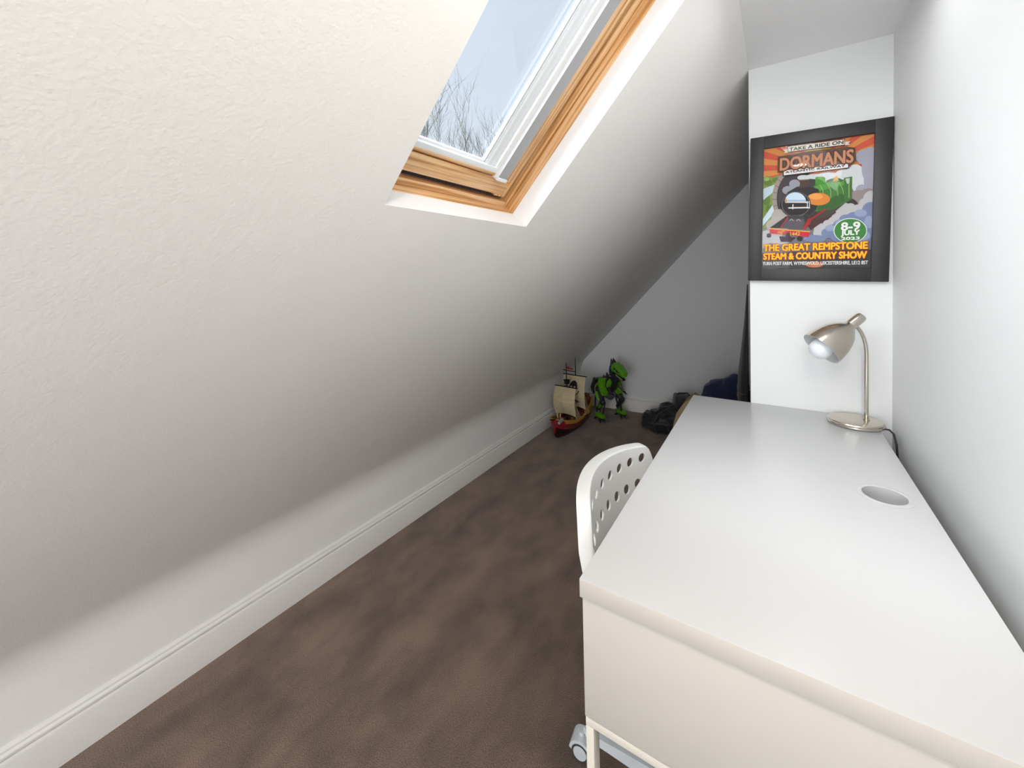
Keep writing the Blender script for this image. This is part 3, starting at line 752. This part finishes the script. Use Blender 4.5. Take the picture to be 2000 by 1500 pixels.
for s_ in (-1, 1): q.tube([(x, s_*wt, zt+.003) for x, zt, wt, zb in st], .005, 6)
q.build('gunwale', MS['yel'], sh)
q = MB(); q.box((-.17,0,.205), (.09,.12,.05), bev=.004); q.box((-.20,0,.24), (.03,.11,.03), bev=.004); q.build('stern_cabin', MS['wood'], sh)
q = MB(); q.box((.19,0,.142), (.055,.07,.02), bev=.004); q.build('forecastle', MS['red'], sh)
q = MB(); q.tube([(.22,0,.15),(.335,0,.185)], [.008,.004], 8); q.build('bowsprit', MS['blk'], sh)
q = MB(); q.lathe([(.001,-.03),(.012,-.03),(.014,0),(.009,.04),(.010,.055),(.001,.055)], 12, axis_mtx(Vector((.245,.045,.158)), (1,.25,.05))); q.build('cannon', MS['grey'], sh)
q = MB(); q.tube([(.13,-.082,.13),(.12,-.092,.105),(.12,-.093,.075)], .003, 6); q.tube([(.102,-.096,.086),(.12,-.097,.072),(.138,-.096,.086)], .004, 6); q.build('anchor', MS['grey'], sh)
MASTS = [(.075,.565,.375,.155,.092,'f'), (-.075,.575,.435,.175,.098,'m')]
for mx_, zt, ys_, yb_, hw, kd in MASTS:
    q = MB(); q.tube([(mx_,0,.07),(mx_,0,zt)], [.008,.0035], 8); q.build('mast', MS['blk'], sh)
    q = MB(); q.tube([(mx_+.012,-hw-.01,ys_),(mx_+.012,hw+.01,ys_)], .0045, 8); q.build('yard', MS['blk'], sh)
    q = MB()      # billowing square sail, thin but solid
    nu, nv = 12, 12; g = {}
    for side in (0, 1):
        for i in range(nu+1):
            for j in range(nv+1):
                u_ = i/nu*2-1; v_ = j/nv
                wv = hw*(1+.06*math.sin(v_*PI)); b_ = .055*math.sin(PI*min(1, v_*1.05))*(1-.45*u_*u_) + .012*v_
                g[side,i,j] = q.b.verts.new((mx_+.016+b_-side*.0016, u_*wv, ys_-.003 + (yb_-ys_)*v_ + .012*(1-u_*u_)*v_))
        for i in range(nu):
            for j in range(nv):
                q.b.faces.new((g[side,i,j], g[side,i+1,j], g[side,i+1,j+1], g[side,i,j+1]))
    sail = q.build('sail', MS['sail'], sh, smooth=60)
    q = MB()      # stitched seams following the cloth
    def onsail(u_, v_, e=.0012):
        b_ = .055*math.sin(PI*min(1, v_*1.05))*(1-.45*u_*u_) + .012*v_; wv = hw*(1+.06*math.sin(v_*PI))
        return Vector((mx_+.016+b_+e, u_*wv, ys_-.003 + (yb_-ys_)*v_ + .012*(1-u_*u_)*v_))
    if kd == 'f':
        q.tube([onsail(-.06+.02*math.sin(v/3), v/12) for v in range(13)], .0012, 4)
        q.tube([onsail(u/10, .36) for u in range(-10, 11)], .0009, 4); q.tube([onsail(u/10, .52) for u in range(-10, 11)], .0009, 4)
        q.build('seam', MS['rope'], sail)
    else:
        def patch(fn, n_=20):
            rr_ = [[q.b.verts.new(onsail(cu2+(fn(2*PI*i/n_)[0]-cu2)*f_, cv2+(fn(2*PI*i/n_)[1]-cv2)*f_, .0026)) for i in range(n_)] for f_ in (1,.75,.5,.25,.05)]
            q._bridge(rr_, False); q.b.faces.new(rr_[-1])
        q.mi = 0
        for (cu2, cv2, ru, rv) in ((.12,.30,.34,.17),):      # skull: disc, jaw, eyes
            patch(lambda t: (cu2+ru*math.cos(t), cv2+rv*math.sin(t)))
        q.b.faces.new([q.b.verts.new(onsail(a_, b_, .0022)) for a_, b_ in ((.02,.42),(.26,.43),(.24,.52),(.04,.51))])
        q.tube([onsail(-.75+.35*0, .34, .002), onsail(-.3,.32,.002)], .003, 4)
        for pts in ([(-.10,.66),(.2,.60),(.45,.52),(.62,.42)], [(.10,.74),(.04,.80),(.10,.86),(.03,.90)], [(.14,.76),(.52,.80)], [(.3,.74),(.28,.84)], [(.42,.76),(.42,.83)]):
            q.tube([onsail(a_, b_, .002) for a_, b_ in pts], .0028, 4)
        q.build('skull_print', MS['blk'], sail, smooth=0, label='black skull and sabre print')
        q = MB()
        for eu in (-.02, .26):
            c = [q.b.verts.new(onsail(eu+.085*math.cos(2*PI*i/12), .325+.042*math.sin(2*PI*i/12), .0042)) for i in range(12)]; q.b.faces.new(c)
        q.build('skull_eye', MS['sail'], sail, smooth=0)
    # ratlines
    for s_ in (-1, 1):
        q = MB()
        for k in range(4):
            x0_ = mx_ - .05 + k*.022; q.tube([(x0_, s_*.092, .125), (mx_-.005+k*.004, s_*.045, ys_-.04 if kd == 'm' else .30)], .0024, 4)
        for k in range(9):
            f = k/9; zz = .125 + f*(.30-.125)*.95; yv = s_*(.092 - .047*f)
            q.tube([(mx_-.05+.045*f, yv, zz), (mx_+.016-.009*f, yv, zz)], .0012, 4)
        q.build('ratline', MS['rope'], sh, smooth=0)
q = MB(); q.lathe([(.012,0),(.022,.006),(.026,.03),(.029,.034),(.024,.034),(.020,.01),(.001,.008)], 14, Matrix.Translation((.070,0,.392))); q.build('crows_nest', MS['blk'], sh)
q = MB(); q.tube([(-.075,0,.46),(-.03,-.05,.475),(.0,-.07,.485)], .004, 6); q.build('gaff', MS['blk'], sh)
q = MB()
fl = [(0,0),(.02,.003),(.04,-.002),(.062,.004)]
A_ = [q.b.verts.new((.075-b_, a_, .515+.0)) for a_, b_ in fl]; B_ = [q.b.verts.new((.077-b_, a_, .538-.012*(a_/.06))) for a_, b_ in fl]
for i in range(3): q.b.faces.new((A_[i], A_[i+1], B_[i+1], B_[i]))
fo = q.build('flag', MS['flag'], sh, smooth=0); sm = fo.modifiers.new('s', 'SOLIDIFY'); sm.thickness = .0012
for x_, y_ in ((.05,.03),(.02,-.03),(-.09,.0),(.11,-.03)):
    q = MB(); q.lathe([(.001,0),(.010,0),(.012,.012),(.010,.024),(.001,.024)], 12, Matrix.Translation((x_, y_, .098 if abs(x_) < .1 else .105))); q.build('barrel', MS['yel'] if x_ > 0 else MS['wood'], sh)
q = MB()
for x_, y_, z_ in ((.205,.02,.152),(.205,-.005,.150)): q.tube([(x_,y_,z_),(x_+.012,y_,z_+.028),(x_+.004,y_,z_+.05)], .004, 6)
q.build('figurehead_scroll', MS['sail'], sh)

# ================================================================= TOY ROBOT DINOSAUR
DNX, DNY = -1.215, 3.375
dn = thing('toy_dinosaur', 'green and black robotic toy dinosaur standing in the far left corner', 'toy dinosaur', (DNX, DNY, 0), math.radians(-36))
DG = mat('lime_green_plastic', (92,158,20), .4); DB = mat('charcoal_plastic', (38,38,44), .45); DS = mat('smoke_grey_plastic', (96,98,100), .35); DT = mat('pale_teeth', (210,206,190), .5)
def pm(o_, z_): return axis_mtx(Vector(o_), z_, (0,0,1) if abs(Vector(z_).normalized().z) < .9 else (1,0,0))
def plate(q, c, zdir, L, W, Tk, taper=.4, bev=.004):
    """tapered armour plate along zdir"""
    mt_ = pm(c, zdir); n_ = 6; prof = [(-.5,1.0),(-.2,1.15),(.2,.9),(.5,taper)]
    rings = []
    for t_, w_ in prof:
        rings.append([q.b.verts.new(mt_ @ Vector((Tk/2*w_*a_, W/2*w_*b_, t_*L))) for a_, b_ in ((1,.5),(.6,1),(-.6,1),(-1,.5),(-1,-.5),(-.6,-1),(.6,-1),(1,-.5))])
    q._bridge(rings)
q = MB()
q.tube([(-.10,0,.26),(-.04,0,.285),(.03,0,.30),(.08,0,.33)], [.04,.062,.062,.040], 8, flat=1.1)
q.ball((-.06,0,.265), (.05,.058,.05), u=8, v=6); q.box((-.075,0,.325), (.09,.10,.04), Matrix.Rotation(-.2,4,'Y'), bev=.006)
for sg in (-1,1): q.tube([(-.11,sg*.06,.33),(-.13,sg*.085,.25),(-.10,sg*.09,.20)], [.022,.018,.010], 7)
q.build('body', DB, dn, smooth=20)
for sgn in (-1, 1):
    q = MB()
    plate(q, (.02, sgn*.062, .285), (.35,sgn*.2,-1), .15, .10, .03, .5); plate(q, (.075, sgn*.045, .33), (.2,sgn*.1,1), .07, .05, .022, .3)
    plate(q, (-.045, sgn*.07, .30), (.7,0,.7), .07, .05, .02, .3); plate(q, (.055, sgn*.066, .25), (1,0,-.3), .05, .03, .02, .3)
    q.build('armour_plate', DG, dn, smooth=20)
q = MB(); q.tube([(.07,0,.325),(.085,0,.37),(.085,0,.41),(.10,0,.435)], [.036,.030,.028,.03], 8)
for k in range(4): q.tube([(.052,0,.34+.028*k),(.11,0,.346+.028*k)], .034, 8, flat=.28)
q.build('neck', DB, dn, smooth=20)
q = MB()
plate(q, (.165,0,.455), (1,0,-.42), .135, .085, .065, .62)
plate(q, (.135,.034,.462), (1,0,-.3), .07, .024, .05, .4); plate(q, (.135,-.034,.462), (1,0,-.3), .07, .024, .05, .4)
plate(q, (.215,0,.43), (.5,0,-1), .045, .06, .04, .7)
hdo = q.build('head', DG, dn, smooth=20)
q = MB(); plate(q, (.155,0,.398), (1,0,-.28), .12, .062, .022, .6); q.build('jaw', DB, dn, smooth=20)
for sgn in (-1, 1):
    q = MB(); q.ball((.152, sgn*.046, .470), (.014,.006,.010), u=8, v=6); plate(q, (.185, sgn*.040, .452), (1,0,-.5), .035, .012, .012, .3)
    q.build('eye', DB, hdo, smooth=20)
for sgn in (-1, 1):
    q = MB()
    for k in range(6):
        q.tube([(.150+.014*k, sgn*(.030-.0012*k), .420-.005*k), (.151+.014*k, sgn*(.030-.0012*k), .406-.005*k)], [.0042,.0008], 5)
    q.build('teeth', DT, dn, smooth=0)
for (x_, z_, dx, dz, L) in ((.05,.385,-.35,1,.07),(.068,.430,-.25,1,.085),(.095,.470,-.3,1,.06),(.0,.335,-.5,1,.055),(-.05,.315,-.6,1,.045)):
    q = MB(); d_ = Vector((dx,0,dz)).normalized(); L *= 1.25; q.tube([Vector((x_,0,z_)), Vector((x_,0,z_))+d_*L*.55, Vector((x_,0,z_))+d_*L], [.020,.017,.002], 6, flat=.5); q.build('spike', DB, dn, smooth=20)
q = MB(); q.tube([(-.09,0,.26),(-.15,.01,.25),(-.21,.03,.235),(-.26,.06,.235)], [.038,.030,.020,.006], 8)
for k in range(4): q.tube([(-.10-.04*k,.005*k,.262-.006*k),(-.115-.04*k,.006*k,.260-.006*k)], .042-.006*k, 8)
q.build('tail', DB, dn, smooth=20)
for sgn in (-1, 1):
    q = MB(); H_ = Vector((-.03, sgn*.075, .25)); K_ = Vector((.045, sgn*.10, .165)); A2 = Vector((-.015, sgn*.105, .085)); F_ = Vector((.01, sgn*.108, .03))
    q.tube([H_, K_], [.036,.024], 8); q.tube([K_, A2], [.022,.018], 8); q.tube([A2, F_], [.018,.024], 8); q.ball(K_, .027, u=8, v=6); q.ball(H_, .04, u=8, v=6); q.ball(A2, .022, u=8, v=6)
    q.tube([H_+Vector((-.03,sgn*.02,-.02)), A2+Vector((-.03,sgn*.012,.01))], .008, 6); q.tube([K_+Vector((.012,-sgn*.02,0)), F_+Vector((.03,-sgn*.012,.02))], .007, 6)
    lg = q.build('leg', DB, dn, smooth=20)
    q = MB(); plate(q, H_*.5+K_*.5+Vector((0,sgn*.022,.0)), K_-H_, .085, .052, .018, .4); plate(q, K_*.5+A2*.5+Vector((.012,sgn*.008,0)), A2-K_, .055, .034, .018, .4)
    plate(q, F_+Vector((.02,0,.018)), (1,0,-.2), .09, .07, .028, .5); q.build('leg_armour', DG, lg, smooth=20)
    q = MB()
    for a_ in (-.5, 0, .5, 2.6, 3.7):
        L = .082 if abs(a_) < 1 else .05; d_ = Vector((math.cos(a_), math.sin(a_), 0))
        q.tube([F_, F_+d_*L*.5+Vector((0,0,-.004)), F_+d_*L*.85+Vector((0,0,-.018)), F_+d_*L*1.1+Vector((0,0,-.0295))], [.012,.010,.008,.001], 6)
    q.build('claws', DB, lg, smooth=20)
    q = MB(); S_ = Vector((.085, sgn*.055, .30)); E_ = Vector((.115, sgn*.07, .255)); W_ = Vector((.15, sgn*.06, .255))
    q.tube([S_, E_, W_], [.012,.009,.007], 6)
    for k in (-1, 1): q.tube([W_, W_+Vector((.02, k*.008, -.012))], [.005,.001], 5)
    q.build('arm', DB, dn, smooth=20)
q = MB(); q.tube([(.06,0,.23),(.02,0,.20),(-.05,0,.20)], [.03,.038,.03], 8); q.build('belly_guard', DS, dn, smooth=20)

# ================================================================= SOFT THINGS IN THE FAR CORNER
def soft(name, blobs, m_, parent, voxel=.012, amp=.012, fscale=9, seed=0, ground=0.0, **k):
    q = MB()
    for c, r in blobs: q.ball(c, r, u=20, v=12)
    o_ = q.build(name, m_, parent, **k)
    rm_ = o_.modifiers.new('r', 'REMESH'); rm_.mode = 'VOXEL'; rm_.voxel_size = voxel
    s_ = o_.modifiers.new('s', 'SMOOTH'); s_.iterations = 6; s_.factor = .6
    bpy.context.view_layer.update(); apply_mods(o_)
    me = o_.data; cs_ = [v.co.copy() for v in me.vertices]; ns_ = [v.normal.copy() for v in me.vertices]
    for v, c, n_ in zip(me.vertices, cs_, ns_):
        p = c*fscale + Vector((seed, seed*2, 0)); wp = Vector((p.x, p.y, p.z*1.6)) + noise.noise_vector(p*.6)*1.2
        f = 1-abs(noise.noise(wp)); f2 = 1-abs(noise.noise(wp*2.3+Vector((9,3,1))))
        v.co = c + n_*amp*((f**3)*1.5 + (f2**3)*.6 - 1.0)
        if v.co.z < ground: v.co.z = ground
    me.update(); return o_
bg_ = thing('black_holdall', 'slumped black fabric holdall on the carpet by the far wall', 'bag', (-.735, 3.30, 0))
soft('bag_body', [((-.04,.0,.07),(.15,.12,.09)), ((.07,.02,.10),(.14,.12,.12)), ((.03,.03,.15),(.09,.08,.07)), ((.13,-.03,.07),(.10,.12,.09))], M['bagblack'], bg_, amp=.013, fscale=9)
q = MB(); q.tube([(.10,.0,.19),(.05,-.05,.21),(-.02,-.09,.16),(-.06,-.12,.08),(-.02,-.14,.02)], .010, 8, flat=.35); q.build('strap', M['bagblack'], bg_)
cs = thing('black_case', 'small black box-shaped case on top of the black holdall', 'case', (-.600, 3.34, .19))
q = MB(); q.box((0,0,.055), (.15,.13,.10), Matrix.Rotation(math.radians(25),4,'Z') @ Matrix.Rotation(math.radians(8),4,'Y'), bev=.014); q.build('case_body', M['bagblack'], cs, smooth=40)
q = MB(); q.tube([(-.05,-.02,.10),(-.03,-.02,.125),(.03,.01,.125),(.05,.01,.10)], .006, 8); q.build('handle', M['bagblack'], cs)
nv_ = thing('navy_cloth', 'navy blue cloth heap behind the desk next to the tall grey bag', 'cloth', (-.32, 3.32, 0))
soft('cloth_folds', [((.0,0,.14),(.15,.14,.15)), ((-.02,.0,.28),(.14,.13,.18)), ((.075,.0,.34),(.10,.12,.17))], M['navy'], nv_, amp=.009, fscale=4.5, seed=3, ground=.0)
tb = thing('tan_paper_bag', 'tan paper carrier bag edge showing behind the far left desk corner', 'bag', (-.30, 2.5, 0))
q = MB()
ol_ = [(-.200,.001),(-.204,.2),(-.198,.375),(-.180,.449),(-.140,.515),(-.094,.556),(-.07,.540),(.05,.500),(.05,.001)]
q.prism(ol_, 'y', -.05, .07); q.build('bag_body', M['tan'], tb, smooth=30)
gb = thing('tall_grey_bag', 'tall dark grey padded bag with pale piping leaning on the pier behind the desk', 'bag', (-.1345, 2.90, 0))
def gbr(z):      # half thickness, tapering upwards
    P_ = [(0,.031),(.53,.032),(.614,.030),(.78,.0205),(.975,.0105),(1.19,.003)]
    for (a, ra_), (b, rb_) in zip(P_, P_[1:]):
        if z <= b: return ra_ + (rb_-ra_)*(z-a)/(b-a)
    return .003
def gring(hw, dd, z, g=0): return [(-hw + (hw+g)*math.cos(2*PI*i/28) - .046*dd*math.sin(2*PI*i/28), (dd+g)*math.sin(2*PI*i/28), z) for i in range(28)]
q = MB(); rings = []
for k in range(19):
    z = 1.18*k/18 + .001; rings.append([q.b.verts.new(p) for p in gring(gbr(z), .17 if z < .6 else .17-.12*(z-.6)/.6, z)])
q._bridge(rings); q.build('bag_body', M['greybag'], gb, smooth=60)
for zz in (.490,.533):
    q = MB(); g_ = gring(gbr(zz), .17, zz, .0012); q.tube(g_ + g_[:1], .0025, 6); q.build('piping', M['greypipe'], gb)
